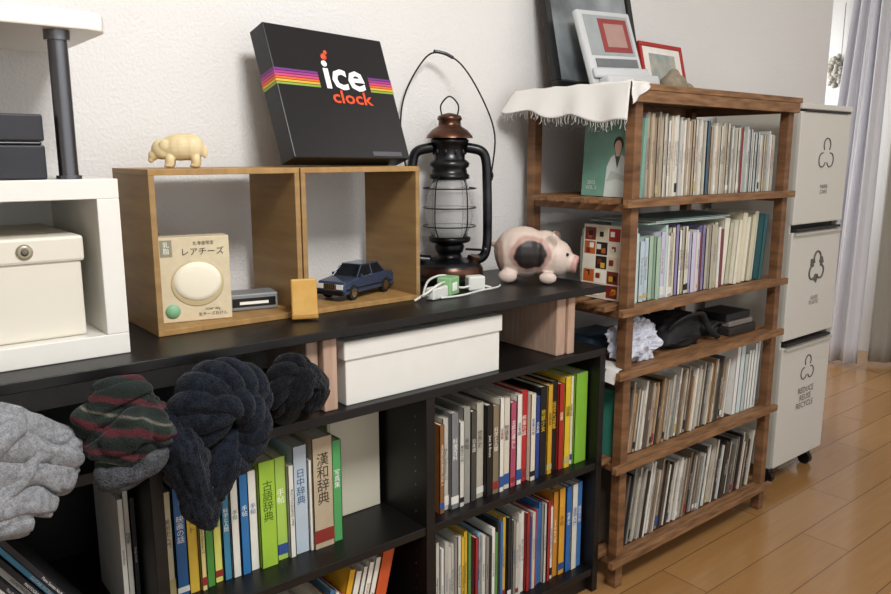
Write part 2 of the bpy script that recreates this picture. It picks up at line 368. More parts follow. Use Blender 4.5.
# ------------------------------------------------------------ pig
sp=spot_mat('pig_paint','#cfbdb0',[((-.0,-.055,.068),(.054,.06,.043),'#b08d80'),((-.0,-.06,.066),(.042,.05,.034),'#1c1411'),((-.085,.0,.06),(.03,.06,.05),'#b3978a'),((.02,.03,.125),(.03,.04,.02),'#a17c6e'),((.118,-.012,.04),(.02,.035,.025),'#bd938a'),((.07,.03,.10),(.018,.02,.02),'#6e5146')],.5)
def ex(b):
    b.cyl((.085,-.008,.050),(.119,-.012,.042),.023,b.mats[0],20,.021)
e=[((-.025,0,.068),(.078,.062,.060)),((-.055,0,.064),(.045,.056,.056)),((.03,0,.066),(.055,.052,.054)),((.065,-.004,.056),(.042,.043,.043)),((.052,-.036,.096),(.016,.006,.022),Ry(35)@Rx(25)),((.056,.030,.098),(.016,.006,.022),Ry(35)@Rx(-25)),((-.103,.0,.085),(.01,.006,.006))]
for x,y in((-.06,-.045),(-.06,.045)): e.append(((x,y,.016),(.026,.016,.016)))
for x,y in((.045,-.045),(.045,.04)): e.append(((x,y,.014),(.024,.014,.014)))
g=grp('ceramic_pig',(1.455,1.42,.8695),math.radians(-50)); g.scale=(1.0,1.03,1.14)
organic('pig_body',e,sp,g,vox=.003,sm=5,extra=ex)
b=B(); dm=mat('pig_dark','#2a1c18',.3)
b.ell((.1215,-.020,.043),(.002,.004,.005),dm); b.ell((.1215,-.004,.043),(.002,.004,.005),dm); b.ell((.094,-.036,.068),(.004,.003,.004),dm); b.ell((.098,.026,.068),(.004,.003,.004),dm)
b.obj('nostrils_and_eyes',g)
# ------------------------------------------------------------ lantern
g=grp('oil_lantern',(1.276,1.548,.8695),math.radians(-35)); g.scale=(1,1,1.06)
br=mat('aged_metal','#141416',.3,metal=.9,col2='#4a4a4c',vs=12); cop=mat('copper_patina','#1e1a18',.32,metal=.9,col2='#7c5644',vs=11)
b=B()
b.lathe([(.082,0),(.088,.004),(.09,.01),(.088,.016),(.086,.04),(.08,.05),(.06,.057),(.035,.061),(.03,.072),(.036,.076),(.04,.09),(.034,.1),(.03,.105)],br)
b.lathe([(.0885,.018),(.0895,.022),(.0885,.036),(.086,.041)],cop)
b.lathe([(.05,.10),(.055,.103),(.056,.112),(.05,.115)],br)
b.cyl((.06,-.02,.045),(.065,-.025,.068),.013,cop)
b.cyl((.04,-.03,.085),(.085,-.05,.085),.003,br,10); b.lathe([(.009,0),(.009,.004)],br,T((.087,-.05,.085))@Ry(90))
b.obj('fuel_tank_and_burner',g)
b=B()
gm=mat('lantern_glass','#f4f4f4',.12,trans=.82,ior=1.15)
b.lathe([(.044,.113),(.055,.135),(.062,.165),(.06,.20),(.05,.235),(.042,.255)],gm,seg=40)
o=b.obj('glass_globe',g,recalc=False)
so=o.modifiers.new('so','SOLIDIFY'); so.thickness=.0015
b=B()
b.lathe([(.046,.253),(.052,.256),(.052,.264),(.046,.268),(.044,.28),(.05,.284),(.052,.292),(.046,.298),(.040,.302),(.040,.335),(.048,.340),(.05,.346),(.044,.352)],br)
b.lathe([(.06,.352),(.058,.358),(.045,.372),(.03,.38),(.028,.392),(.032,.396),(.03,.404),(.012,.41),(.001,.412)],cop)
for i in range(10):
    a=i*math.pi/5; b.ell((.0405*math.cos(a),.0405*math.sin(a),.319),(.004,.004,.007),blackp)
b.obj('chimney_and_cap',g)
b=B()
for sx in(-1,1):
    b.tube([(sx*.05,0,.055),(sx*.085,0,.06),(sx*.098,0,.085),(sx*.1,0,.14),(sx*.098,0,.24),(sx*.094,0,.30),(sx*.08,0,.322),(sx*.042,0,.33)],.0125,br,12)
    b.tube([(sx*.10,0,.27),(sx*.108,0,.272),(sx*.112,0,.262),(sx*.108,0,.25)],.003,br,8)
b.obj('side_tubes',g)
b=B()
for zc in(.14,.185,.232):
    b.tube([(.069*math.cos(i*math.pi/8),.069*math.sin(i*math.pi/8),zc) for i in range(16)],.0016,br,6,2,closed=True)
for a0 in (55,125,235,305):
    a=math.radians(a0); b.tube([(.05*math.cos(a),.05*math.sin(a),.108),(.07*math.cos(a),.07*math.sin(a),.14),(.072*math.cos(a),.072*math.sin(a),.19),(.066*math.cos(a),.066*math.sin(a),.24),(.05*math.cos(a),.05*math.sin(a),.262)],.0016,br,6)
b.obj('wire_guard',g)
b=B(); rr=[( -.108,0,.262),(-.125,.005,.36),(-.115,.02,.45),(-.07,.03,.53),(-.03,.035,.555),(.03,.035,.53),(.085,.025,.45),(.118,.01,.36),(.108,0,.262)]
b.tube(rr,.0022,mat('wire','#2c2926',.4,metal=.9),8)
b.tube([(-.02,0,.405),(-.022,0,.43),(0,0,.45),(.022,0,.43),(.02,0,.405)],.002,br,8)
b.tube([(-.038,.035,.558),(-.01,.036,.553),(.012,.036,.543)],.0042,br,8)
b.obj('bail_handle',g)
# ------------------------------------------------------------ cable clutter
g=grp('white_charging_cable'); wc=mat('cable_white','#d4d4ce',.4)
b=B()
b.tube([(1.03,1.375,.873),(1.06,1.365,.89),(1.10,1.37,.905),(1.15,1.40,.90),(1.2,1.41,.88),(1.24,1.40,.885),(1.28,1.39,.875)],.003,wc,8)
b.tube([(1.09,1.42,.873),(1.13,1.45,.90),(1.17,1.44,.91),(1.22,1.45,.885),(1.19,1.47,.873)],.003,wc,8)
b.tube([(1.10,1.365,.873),(1.16,1.36,.873),(1.22,1.37,.875),(1.3,1.39,.873),(1.33,1.41,.873)],.0025,wc,8)
b.obj('cord',g)
b=B(); b.box(-.03,.03,-.012,.012,0,.028,wc,T((1.10,1.38,.870))@Rz(15)); b.box(-.022,.022,-.015,.015,0,.036,wc,T((1.245,1.41,.870))@Rz(-20)); b.box(-.06,-.03,-.004,.004,.008,.016,chrome,T((1.10,1.38,.870))@Rz(15)); b.obj('adapters',g,bevel=.004)
b=B(); gr=mat('green_tape','#86b480',.5); b.box(-.026,.026,-.018,.018,-.001,.042,gr,T((1.15,1.40,.872))@Rz(25)); b.box(-.014,.014,-.019,.019,.008,.03,mat('wht','#f2efe6'),T((1.15,1.40,.872))@Rz(25)); b.obj('plug_cover',g,bevel=.003)
# ------------------------------------------------------------ knitwear
nv=knit_mat('navy_knit','#0c1018',330,.9,'#222833')
nv2=knit_mat('dark_knit','#0b0c10',330,.9,'#1d1f25')
gk=knit_mat('grey_knit','#808286',420,.35,'#9c9ea1')
stm=knit_mat('striped_knit','#333',330,.7,bands=[(0,'#1d2321'),(.16,'#232a28'),(.2,'#4c2429'),(.3,'#4a2227'),(.34,'#202724'),(.46,'#26302b'),(.5,'#6b655c'),(.54,'#2a332f'),(.7,'#1c2220'),(.75,'#52272c'),(.84,'#4a2429'),(.88,'#1d2321')])
cuff=knit_mat('grey_rib_knit','#37383b',330,.7,'#55575b')
b=B()
C=dict(strands=3,ct=70,nz=.006)
b.tube([(.455,1.24,.70),(.437,1.215,.745),(.452,1.20,.79),(.495,1.20,.812),(.535,1.205,.80),(.555,1.215,.76),(.545,1.22,.715)],[.03,.034,.036,.036,.034,.034,.028],nv,sub=6,**C)
b.tube([(.475,1.225,.70),(.468,1.19,.74),(.492,1.18,.775),(.53,1.185,.765),(.545,1.19,.725),(.525,1.195,.68),(.49,1.195,.668)],[.026,.03,.031,.031,.032,.03,.028],nv,sub=6,**C)
b.tube([(.43,1.22,.77),(.42,1.195,.72),(.435,1.19,.66),(.452,1.2,.60),(.462,1.212,.56)],[.03,.036,.032,.026,.014],nv,48,8,ribs=16,ribamp=.16,nz=.012,cr=.006)
b.tube([(.50,1.215,.71),(.485,1.19,.66),(.47,1.198,.61)],[.03,.03,.018],nv,48,8,ribs=16,ribamp=.16,nz=.008,cr=.006)
b.tube([(.50,1.24,.735),(.50,1.30,.737),(.50,1.36,.735)],[.036,.036,.03],nv,40,8,ribs=18,ribamp=.1)
b.warp(lambda v:(v.x-.006,v.y,v.z+(.016 if v.y<1.24 else .016*max(0,1-(v.y-1.24)/.04))))
b.obj('navy_knit_scarf')
b=B()
b.tube([(.635,1.235,.735),(.62,1.22,.77),(.628,1.215,.81),(.655,1.215,.822),(.68,1.22,.80)],[.018,.022,.024,.022,.02],nv2,sub=6,strands=3,ct=80,nz=.003)
b.tube([(.65,1.23,.735),(.648,1.205,.765),(.665,1.205,.795),(.69,1.215,.79),(.70,1.225,.755),(.68,1.23,.735)],[.02,.022,.024,.022,.022,.02],nv2,40,8,ribs=14,ribamp=.16,nz=.008,cr=.005)
b.tube([(.655,1.25,.735),(.65,1.30,.735),(.64,1.36,.735)],[.034,.033,.03],nv2,30,8)
b.warp(lambda v:(v.x-.018,v.y,v.z+(.004 if v.y<1.24 else 0)))
b.obj('black_knit_hat')
b=B()
b.tube([(.29,1.225,.74),(.285,1.205,.79),(.315,1.195,.822),(.355,1.20,.815),(.38,1.21,.78),(.38,1.22,.74)],[.026,.03,.027,.028,.03,.026],stm,56,14,nz=.016,nf=22,cr=.009)
b.tube([(.285,1.21,.745),(.31,1.175,.765),(.35,1.175,.775),(.385,1.195,.755),(.39,1.215,.72)],[.024,.03,.032,.03,.024],stm,56,14,nz=.016,nf=22,cr=.009)
b.tube([(.285,1.20,.70),(.305,1.178,.70),(.34,1.175,.705),(.37,1.18,.715),(.392,1.205,.73)],[.018,.021,.022,.022,.02],cuff,56,12,ribs=0,nz=.010,nf=22,flat=1.1,cr=.005)
b.tube([(.30,1.215,.72),(.335,1.185,.735),(.37,1.20,.735)],[.028,.032,.028],stm,56,14,nz=.014,nf=22,cr=.009)
b.tube([(.34,1.24,.745),(.33,1.30,.745),(.33,1.36,.745)],[.045,.044,.03],stm,30,8,nz=.004)
b.warp(lambda v:(.342+(v.x-.34)*.95,v.y,v.z+(.012 if v.y<1.24 else .012*max(0,1-(v.y-1.24)/.04))))
b.obj('striped_knit_scarf')
b=B()
for k,(pts,rs) in enumerate((
 ([(.02,1.22,.81),(.08,1.20,.838),(.15,1.195,.842),(.205,1.205,.822),(.236,1.22,.79),(.24,1.23,.75)],[.022,.024,.022,.024,.026,.02]),
 ([(.0,1.2,.785),(.07,1.178,.81),(.14,1.175,.815),(.20,1.185,.795),(.233,1.20,.76),(.235,1.215,.72)],[.024,.024,.022,.024,.024,.018]),
 ([(.0,1.19,.75),(.07,1.168,.778),(.13,1.165,.782),(.185,1.175,.765),(.225,1.19,.73),(.222,1.205,.70)],[.024,.026,.022,.026,.026,.018]),
 ([(.0,1.18,.71),(.06,1.163,.735),(.12,1.16,.742),(.17,1.168,.728),(.21,1.185,.69)],[.026,.026,.026,.026,.02]),
 ([(.0,1.18,.68),(.06,1.168,.70),(.12,1.165,.708),(.175,1.175,.69)],[.026,.026,.026,.02]),
 ([(.02,1.165,.72),(.10,1.152,.775),(.15,1.157,.815),(.19,1.172,.83)],[.014,.014,.014,.012]),
 ([(.09,1.155,.69),(.15,1.150,.745),(.205,1.165,.785)],[.012,.014,.010]))):
    b.tube(pts,rs,gk,56,14,nz=.026,nf=13,cr=.006)
b.tube([(.12,1.24,.755),(.12,1.30,.755),(.12,1.38,.75)],[.05,.05,.035],gk,30,8,nz=.004)
b.obj('grey_knit_sweater')
# ------------------------------------------------------------ books
WORDS=['国語辞典','日本語','世界史','写真集','美術史入門','デザイン','音楽の本','古事記','東京案内','鉄道の旅','料理百科','物語集','手帖','図鑑','現代詩集','建築入門','映画の話','科学と人間','北欧の暮らし','アート']
LAT=['MONO JOURNAL VOL 4','SOUNDTRACK COLLECTION','Live at the Hall','PHOTOGRAPHS 1998','The Quiet Room','GUITAR WORKS','Best Selection 12','Jazz & Bossa','Piano Sonata No.8','CITY MAP 2011','Design Annual','Blue Notes']
page=mat('page_block','#d9cfb8',.8,var=.08,vs=80)
def books(name,x0,z0,specs,yf,depth,lean=0):
    b=B(); x=x0
    for sp in specs:
        th,h,c,tc,tx=sp[:5]; yo=sp[5] if len(sp)>5 else random.uniform(0,.012); ln=sp[6] if len(sp)>6 else lean
        mt=cm(c); y0=yf+yo; y1=y0+depth*random.uniform(.9,1)
        a=math.radians(ln)
        if ln>=0: M=T((x,0,z0))@Ry(-ln)
        else: M=T((x+th/math.cos(a),0,z0))@Ry(-ln)@T((-th,0,0))
        g=.0005; 
        if th<.011: b.box(g,th-g,y0,y1,0,h,mt,M)
        else:
            b.box(g,th-g,y0,y0+.002,0,h,mt,M); b.box(g,.002,y0,y1,0,h,mt,M); b.box(th-.002,th-g,y0,y1,0,h,mt,M)
            b.box(.002,th-.002,y0+.002,y1-.003,.002,h-.003,page,M)
        if tx is not None:
            ink=cm(tc)
            if tx=='bar':
                if th>.0065:
                    s=random.choice(LAT); sz=min(th*.62,.011,h*.8/(len(s)*.56)); v,f=text(s,sz); b.add(v,f,ink,M@T((th/2,y0-.0006,h*random.uniform(.5,.56)))@RX@Rz(-90))
            else:
                sz=min(th*.62,h*.8/len(tx)); v,f=text('\n'.join(tx),sz,ls=.95)
                b.add(v,f,ink,M@T((th/2,y0-.0006,h*.62 if len(tx)*sz<h*.6 else h*.5))@RX)
            if random.random()<.4 and th>.010:
                b.box(g,th-g,y0-.0004,y0,h*.05,h*random.uniform(.1,.2),cm(random.choice(['#222222','#e0ddd4','#8a3028','#b8a870','#35508a'])),M)
        x+=th/math.cos(a)+.0006
    b.obj(name,recalc=False); return x
W=lambda: random.choice(WORDS)
sp=[(.014,.215,'#8a5a30','#efe9d8','bar'),(.018,.225,'#b9b6ad','#555048','bar'),(.022,.235,'#77787a','#f0efe8',W()),(.014,.21,'#cdcbc1','#333333',W()),(.022,.24,'#8f8e86','#2c2c2c',W()),(.018,.225,'#45423d','#d9d5c8',W()),
(.024,.24,'#b0ab9b','#4a3a2a',W()),(.02,.232,'#1d1b18','#e0dccd','bar'),(.02,.225,'#7d6e56','#efe9d8',W()),(.015,.24,'#dcd7ca','#a83228',W()),(.022,.235,'#d0c9b8','#333333',W()),(.02,.22,'#a84a62','#f4eee6',W()),(.018,.235,'#ddd8ce','#40404a',W()),
(.022,.24,'#b32a28','#f6ead8',W()),(.018,.23,'#d8d0be','#30508a',W()),(.016,.22,'#283f80','#e8e8ee',W()),(.024,.24,'#171513','#d8b830','地獄少女'),(.018,.24,'#c89828','#30201a',W()),(.024,.245,'#171513','#e0b828','妖怪大図鑑'),(.018,.235,'#a82c24','#f2e6b8',W()),(.022,.25,'#d8b82c','#2a2018',W()),(.018,.245,'#dcd6bc','#444444',W()),(.046,.25,'#7fb436','#f4f6e4',None)]
tot=sum(s[0]+.0006 for s in sp); k=(1.548-1.035)/tot
sp=[(s[0]*k-.00001,)+s[1:] for s in sp]
books('row_of_hardback_books',1.033,.3825,sp,1.285,.17)
sp=[(.02,.215,'#cbc09e','#5a4a30',W()),(.024,.22,'#2f5f92','#f0f0ea',W()),(.022,.225,'#d8b23e','#5a3a18',W()),(.012,.2,'#d8c880','#3a3a3a','bar'),(.018,.21,'#4c8a3a','#f4f4e4',W()),(.018,.215,'#d8d56c','#3a5a8a',W()),(.017,.2,'#40809e','#f0f0ea',W()),(.018,.21,'#dedbd0','#3a6a4a',W()),
(.02,.215,'#3070a8','#f5f5ee',W()),(.02,.21,'#e4e2d6','#4a5a9a',W()),(.038,.225,'#9cc23e','#3a5a1c','古語辞典'),(.028,.222,'#a8c85a','#f6f8e8',W()),(.014,.2,'#dedbd0','#3a6a4a','bar'),(.034,.235,'#b4c2cc','#2f4f7a','日中辞典'),(.006,.2,'#dedbd0','#3a6a4a',None),(.05,.245,'#b5a58a','#2c2018','漢和辞典'),(.024,.228,'#4f9e5c','#f2f4ea',W())]
tot=sum(s[0]+.0006 for s in sp); k=(.80-.418)/tot
sp=[(s[0]*k-.00001,)+s[1:] for s in sp]
books('row_of_dictionaries',.418,.3825,sp,1.325,.17)
b=B(); b.box(.825,.958,1.42,1.60,.3825,.635,mat('cream_file','#d0c9b5',.6)); b.box(.819,.825,1.42,1.60,.3825,.637,mat('cream_file2','#b5ac92',.6)); b.obj('cream_file_box',bevel=.002)
sp=[(.009,.225,'#c2bfb6','#555555','bar'),(.012,.235,'#b4b1a7','#444444',W()),(.008,.22,'#1c1c1e','#aaaaaa','bar')]
books('white_paperbacks',.345,.3825,sp,1.33,.17)
pal=['#1b1c1e','#d8d6cf','#2a2c30','#b9b7b0','#18181b','#4a8aa8','#232326','#cfcdc4','#3a3c40','#1b1c1e']
sp=[(.008+.004*random.random(),.285+random.uniform(-.02,.01),pal[i%10],'#dddddd' if pal[i%10]<'#6' else '#333333','bar',random.uniform(0,.03)) for i in range(17)]
books('leaning_magazines',.105,.3825,sp,1.275,.14,lean=33)
sp=[(.012,.2,'#d8cfc0','#444444','bar',.01,-14),(.02,.22,'#e2d9c2','#8a4a2a','bar',.01,-14),(.012,.21,'#e0a040','#f4f0e0','bar',.01,-14),(.014,.22,'#4a78a0','#f0f0f0','bar',.01,-14),(.01,.21,'#efece2','#444444','bar',.01,-14),(.012,.2,'#c84a38','#f0e0d0','bar',.01,-14),(.016,.25,'#e0a828','#f4e6d0','bar',.01,-14),(.016,.24,'#e9e4d4','#555555','bar',.01,-14),(.012,.245,'#e4e0d4','#888888','bar',.01,-14),(.014,.25,'#efe9dc','#a0522a','bar',.01,-14),(.014,.255,'#e9e4d4','#555555','bar',.01,-14),(.03,.285,'#c8562a','#f4e6d0',None,.01,-14)]
sp=[(s[0]*1.1,)+s[1:] for s in sp]
books('leaning_softcovers',.645,.0705,sp,1.30,.2)
pal=['#dcd9d0','#c4c0b4','#3f6ca0','#b8b4a8','#d6ae34','#7fa4b8','#e4e1d8','#a02e28','#5a8a48','#88847a','#ccc8be','#26447a','#2a2a2c','#c86a38','#dcd9d0','#c4c0b4','#ccc8be','#e4e1d8','#dcd9d0']
sp=[(random.uniform(.007,.014),random.uniform(.20,.235),random.choice(pal),random.choice(['#444444','#5a3a2a','#2f4f80']),'bar') for i in range(34)]
sp+= [(.02,.245,'#c08030','#f4f0e0','bar'),(.024,.25,'#d89c30','#7a2a1a',W()),(.02,.25,'#3066a8','#f0f0f0',W()),(.022,.25,'#d8d4c8','#3a70b8',W()),(.02,.25,'#4076b4','#f6f6f6',W())]
tot=sum(s[0]+.0006 for s in sp); k=(1.545-1.03)/tot; sp=[(s[0]*k-.00001,)+s[1:] for s in sp]
books('row_of_softcover_books',1.029,.0705,sp,1.29,.18)
# ------------------------------------------------------------ wooden rack
g=grp('slatted_wooden_rack'); xa,xb=1.613,2.415; fy,by=1.224,1.602
b=B()
for x in (xa,xb-.03):
    for y in (fy,by-.03): b.box(x,x+.03,y,y+.03,0,1.345,rackw)
b.obj('posts',g,bevel=.002)
b=B(); SZ=[1.36,1.088,.805,.635,.372,.095]
for i,z in enumerate(SZ):
    xl=1.576
    if i==0:
        for k in range(6): y=fy-.014+k*.071; b.box(xl,xb+.022,y,y+.062,z,z+.016,rackh)
        for y in (fy-.012,by-.005): b.box(xl+.01,xb+.012,y,y+.012,z-.03,z,rackh)
        for x in (xa-.012,xb): b.box(x,x+.012,fy,by,z-.03,z,rackw)
    else:
        for k in range(7):
            y=fy-.016+k*.060; 
            if k==0: b.box(xl,xb+.018,y,fy,z-.02,z,rackh); b.box(xa+.03,xb-.03,fy,y+.045,z-.014,z,rackh)
            else: b.box(xl if (k<6) else xa,xb+.015,y,y+.036,z-.014,z,rackh) if not(y+.036>by-.03) else b.box(xa+.03,xb-.03,y,y+.036,z-.014,z,rackh)
        for x in (xa+.004,xb-.022): b.box(x,x+.018,fy+.03,by-.03,z-.034,z-.0145,rackw)
b.obj('slat_shelves',g,bevel=.0015)
palA=['#dcd9d0','#cfccc2','#bfb9aa','#e4e2da','#a4a096','#c8bfab','#b4bcb8','#7f837f','#d9d5c8','#a79884','#d4d0c2','#bcc0bc','#5a5e5a','#b9a78f','#8a3a38','#4a6a80']
def fill(x0,x1,gen):
    out=[];x=x0
    while True:
        s=gen((x-x0)/(x1-x0)); 
        if x+s[0]+.001>x1: break
        out.append(s); x+=s[0]/math.cos(math.radians(s[6] if len(s)>6 else 0))+.0006
    return out
sp=fill(1.69,2.38,lambda u:(random.uniform(.006,.014),.22-.045*u+random.uniform(-.012,.008),random.choice(palA),random.choice(['#555555','#7a5a4a','#4a5a6a','#a04a40']),'bar'))
books('row_of_slim_booklets',1.69,1.0885,sp,1.245,.15)
palB=['#e4e1d6','#d4ccb4','#bcd0cc','#c9c3da','#d9d4bf','#a3bba4','#dfd9ca','#b8b2a0','#e4e1da','#5f7f8a','#c9b898','#e6e4de','#7a4048','#d7d0b8','#8f86b0','#b8c8d0']
sp=fill(1.68,2.12,lambda u:(random.uniform(.008,.024),.195+random.uniform(-.03,.012),random.choice(palB),random.choice(['#555555','#3a5a7a','#8a6a3a']),'bar' if random.random()<.5 else None))
sp+=[(random.uniform(.02,.035),.20+random.uniform(-.01,.02),random.choice(['#dcd4b8','#e4e0cc','#cfc8ac','#b9b6a0','#dcd4b8']),'#8a6a3a',None,random.uniform(0,.02),-5) for _ in range(7)]+[(.022,.21,'#2f5a60','#8a6a3a',None,0,-5)]
books('row_of_files_and_folders',1.68,.8055,sp,1.25,.2)
sp=fill(1.67,2.18,lambda u:(random.uniform(.007,.013),.20+random.uniform(-.03,.008),random.choice(['#c8c2b4','#a89884','#7a6a56','#d4d0c4','#5a5248','#b4ae9f','#8a8880','#dfdcd2','#3e362e','#a0805a']),random.choice(['#444444','#7a4a3a','#e8e4da']),'bar',random.uniform(0,.012),-7))
books('row_of_cds',1.67,.3725,sp,1.25,.15)
sp=fill(2.21,2.37,lambda u:(random.uniform(.014,.03),.21+random.uniform(-.02,.03),random.choice(['#dee0da','#cfd8d4','#e2e2de','#c8d4d4','#b8c4c0']),'#888888',None,0,-4))
books('white_envelopes',2.21,.3725,sp,1.25,.2)
sp=fill(1.66,2.36,lambda u:(random.uniform(.007,.013),.22-.03*u+random.uniform(-.035,.008),random.choice(['#c8c2b4','#988874','#7a6a56','#d4d0c4','#5a5248','#b4ae9f','#8a8880','#dfdcd2','#3e362e','#c8ccc8','#a8a49c','#2a2a2a']),random.choice(['#444444','#7a4a3a','#e8e4da']),'bar',random.uniform(0,.012),-9))
books('row_of_cd_cases',1.66,.0955,sp,1.25,.15)
g=grp('photo_book'); b=B(); RL=Rz(-90)
M=T((1.665,1.44,1.089))@RL@Rx(-3)
b.box(0,.20,0,.012,0,.205,mat('teal_cover','#5c8a78',.35,col2='#84aa98',vs=8),M); b.obj('cover',g,bevel=.001)
b=B()
def flat(pts,mt,M,y): b.add([(x,y,z) for x,z in pts],[tuple(range(len(pts)))],mt,M)
skin=cm('#c9a48c'); hair=cm('#2a221e'); shirt=cm('#cfd6d0')
flat([(.08,.0),(.085,.08),(.097,.105),(.108,.112),(.132,.112),(.145,.104),(.16,.08),(.165,0)],shirt,M,-.0006)
flat([(.110,.112),(.12,.075),(.130,.112)],cm('#3c4a48'),M,-.0009)
flat([(.114,.108),(.114,.12),(.126,.12),(.126,.108)],skin,M,-.001)
flat([(.12+.016*math.cos(a*math.pi/8),.139+.021*math.sin(a*math.pi/8)) for a in range(16)],hair,M,-.0011)
flat([(.12+.012*math.cos(a*math.pi/8),.133+.017*math.sin(a*math.pi/8)) for a in range(16)],skin,M,-.0014)
flat([(.085,.04),(.10,.07),(.150,.055),(.150,.04),(.12,.048)],cm('#b8c0ba'),M,-.0012)
v,f=text('PHOTO',.022); b.add(v,f,cm('#d8d8d0'),M@T((.05,-.0012,.18))@RX)
v,f=text('2012\nVOL 3',.014); b.add(v,f,cm('#d8d8d0'),M@T((.035,-.0012,.03))@RX)
b.obj('cover_art',g,recalc=False)
g=grp('colour_grid_book'); M=T((1.66,1.425,.806))@RL@Rx(-2)
b=B(); b.box(0,.175,0,.012,0,.205,cm('#e0dac9'),M); b.obj('cover',g,bevel=.001)
b=B(); gc=['#d0a828','#a82c24','#241e1a','#d8ccb0','#b85c22','#e0d8c8','#7a2a20','#f0ece0']
for i in range(4):
    for j in range(5):
        x=.006+i*.042; z=.006+j*.039; b.box(x,x+.038,-.0006,0,z,z+.035,cm(random.choice(gc)),M)
        for _ in range(2):
            xx=x+random.uniform(.002,.02); zz=z+random.uniform(.002,.018); b.box(xx,xx+.014,-.001-.0003*_,-.0006,zz,zz+.014,cm(random.choice(gc)),M)
b.obj('cover_grid',g)
b=B()
for i,(c,zz) in enumerate((('#a8c4bc',.0),('#d8d6cc',.003),('#86a8a4',.006))):
    b.box(1.72+.05*i,2.1+.04*i,1.25+.01*i,1.45,1.0155+zz,1.018+zz,cm(c))
b.obj('loose_papers')
b=B()
def bag(u,v):
    a=2*math.pi*u; p=math.pi*v; d=Vector((math.cos(a)*math.sin(p),math.sin(a)*math.sin(p),math.cos(p)))
    r=1+.35*noise.noise(d*1.8)+.30*abs(noise.noise(d*4.5))+.18*abs(noise.noise(d*9))-.1
    return (1.735+.085*r*d.x,1.29+.05*r*d.y,max(.636,.685-.062*r*d.z))
b.grid(bag,72,44,mat('bag_plastic','#cdd0dc',.25,alpha=.92),smooth=False); b.obj('crumpled_plastic_bag')
g=grp('black_camera_bag'); sb2=mat('bag_nylon','#17171a',.65,bump=.4,bs=400)
def sbag(u,v):
    a=2*math.pi*u; p=math.pi*v; d=Vector((math.cos(a)*math.sin(p),math.sin(a)*math.sin(p),math.cos(p)))
    s=lambda t:math.copysign(abs(t)**.6,t); r=1+.2*noise.noise(d*2.2)+.08*noise.noise(d*7)
    return (1.95+.10*r*s(d.x),1.33+.07*r*s(d.y),max(.636,.682-.052*r*s(d.z)))
b=B(); b.grid(sbag,48,30,sb2); b.obj('body',g)
b=B(); b.tube([(1.87,1.27,.70),(1.90,1.245,.735),(1.98,1.24,.74),(2.04,1.26,.71),(2.07,1.255,.67),(2.12,1.26,.645)],.005,sb2,10,flat=2); b.tube([(1.88,1.262,.66),(1.95,1.256,.668),(2.03,1.266,.66)],.003,blackp,8); b.obj('strap_and_zip',g)
g=grp('black_pouch'); b=B()
b.ell((2.12,1.33,.665),(.055,.06,.029),mat('pouch','#222226',.7)); b.tube([(2.08,1.275,.66),(2.11,1.262,.69),(2.15,1.27,.68),(2.16,1.30,.66)],.004,blackp,8); b.obj('pouch',g)
g=grp('dark_wallet_stack'); b=B(); b.box(2.185,2.345,1.26,1.38,.6355,.662,cm('#2a2624'),None); b.box(2.19,2.33,1.265,1.37,.6625,.68,cm('#77716a')); b.box(2.18,2.32,1.27,1.38,.6805,.705,cm('#1c1c20')); b.obj('stack',g,bevel=.004)
b=B(); b.box(1.655,1.82,1.38,1.5,.6355,.69,cm('#31465a')); b.obj('blue_folded_cloth',bevel=.015)
b=B(); b.box(1.635,1.645,1.27,1.55,.3725,.56,cm('#3f8a76')); b.box(1.647,1.656,1.27,1.54,.3725,.55,cm('#5f9e8a')); b.obj('teal_folder')
b=B(); b.grid(lambda u,v:(1.578+.07*u,1.23+.2*v,.637+.004*math.sin(6*v)-(.06*max(0,.25-u)*4*.6)),10,12,cm('#dcdad4')); b.obj('white_paper_sheet')
# white cloth draped over the rack corner
b=B(); cl=mat('white_cotton','#dad8d3',.9,bump=.4,bs=500)
def cloth(u,v):
    y=1.2085+.40*v
    s=.235*u
    if s<.07: x=1.642-s; z=1.378+.0015*math.sin(30*v+4*u)
    else:
        q=(s-.07)/.165; x=1.572-.004-.055*q*(.15+.85*v)-.006*math.sin(22*v)*q ; z=1.378-.10*q**1.2*(1-.45*v)-.002+.007*math.sin(17*v+1)*q
    return (x,y,z+.0015)
b.grid(cloth,26,60,cl)
b.grid(lambda u,v:(1.642-.07*u+.002*math.sin(9*v),1.2085-.003*v-.004*math.sin(9*u)*v,1.3795-(.012+.045*u)*v),14,10,cl)
for i in range(60):
    v=i/59; p=cloth(1,v); l=random.uniform(.008,.026); b.tube([p,(p[0]+random.uniform(-.004,.004),p[1]+random.uniform(-.005,.005),p[2]-l*.6),(p[0]+random.uniform(-.006,.006),p[1],p[2]-l)],.0006,cl,4,2)
o=b.obj('white_cloth',recalc=False); so=o.modifiers.new('s','SOLIDIFY'); so.thickness=.0012
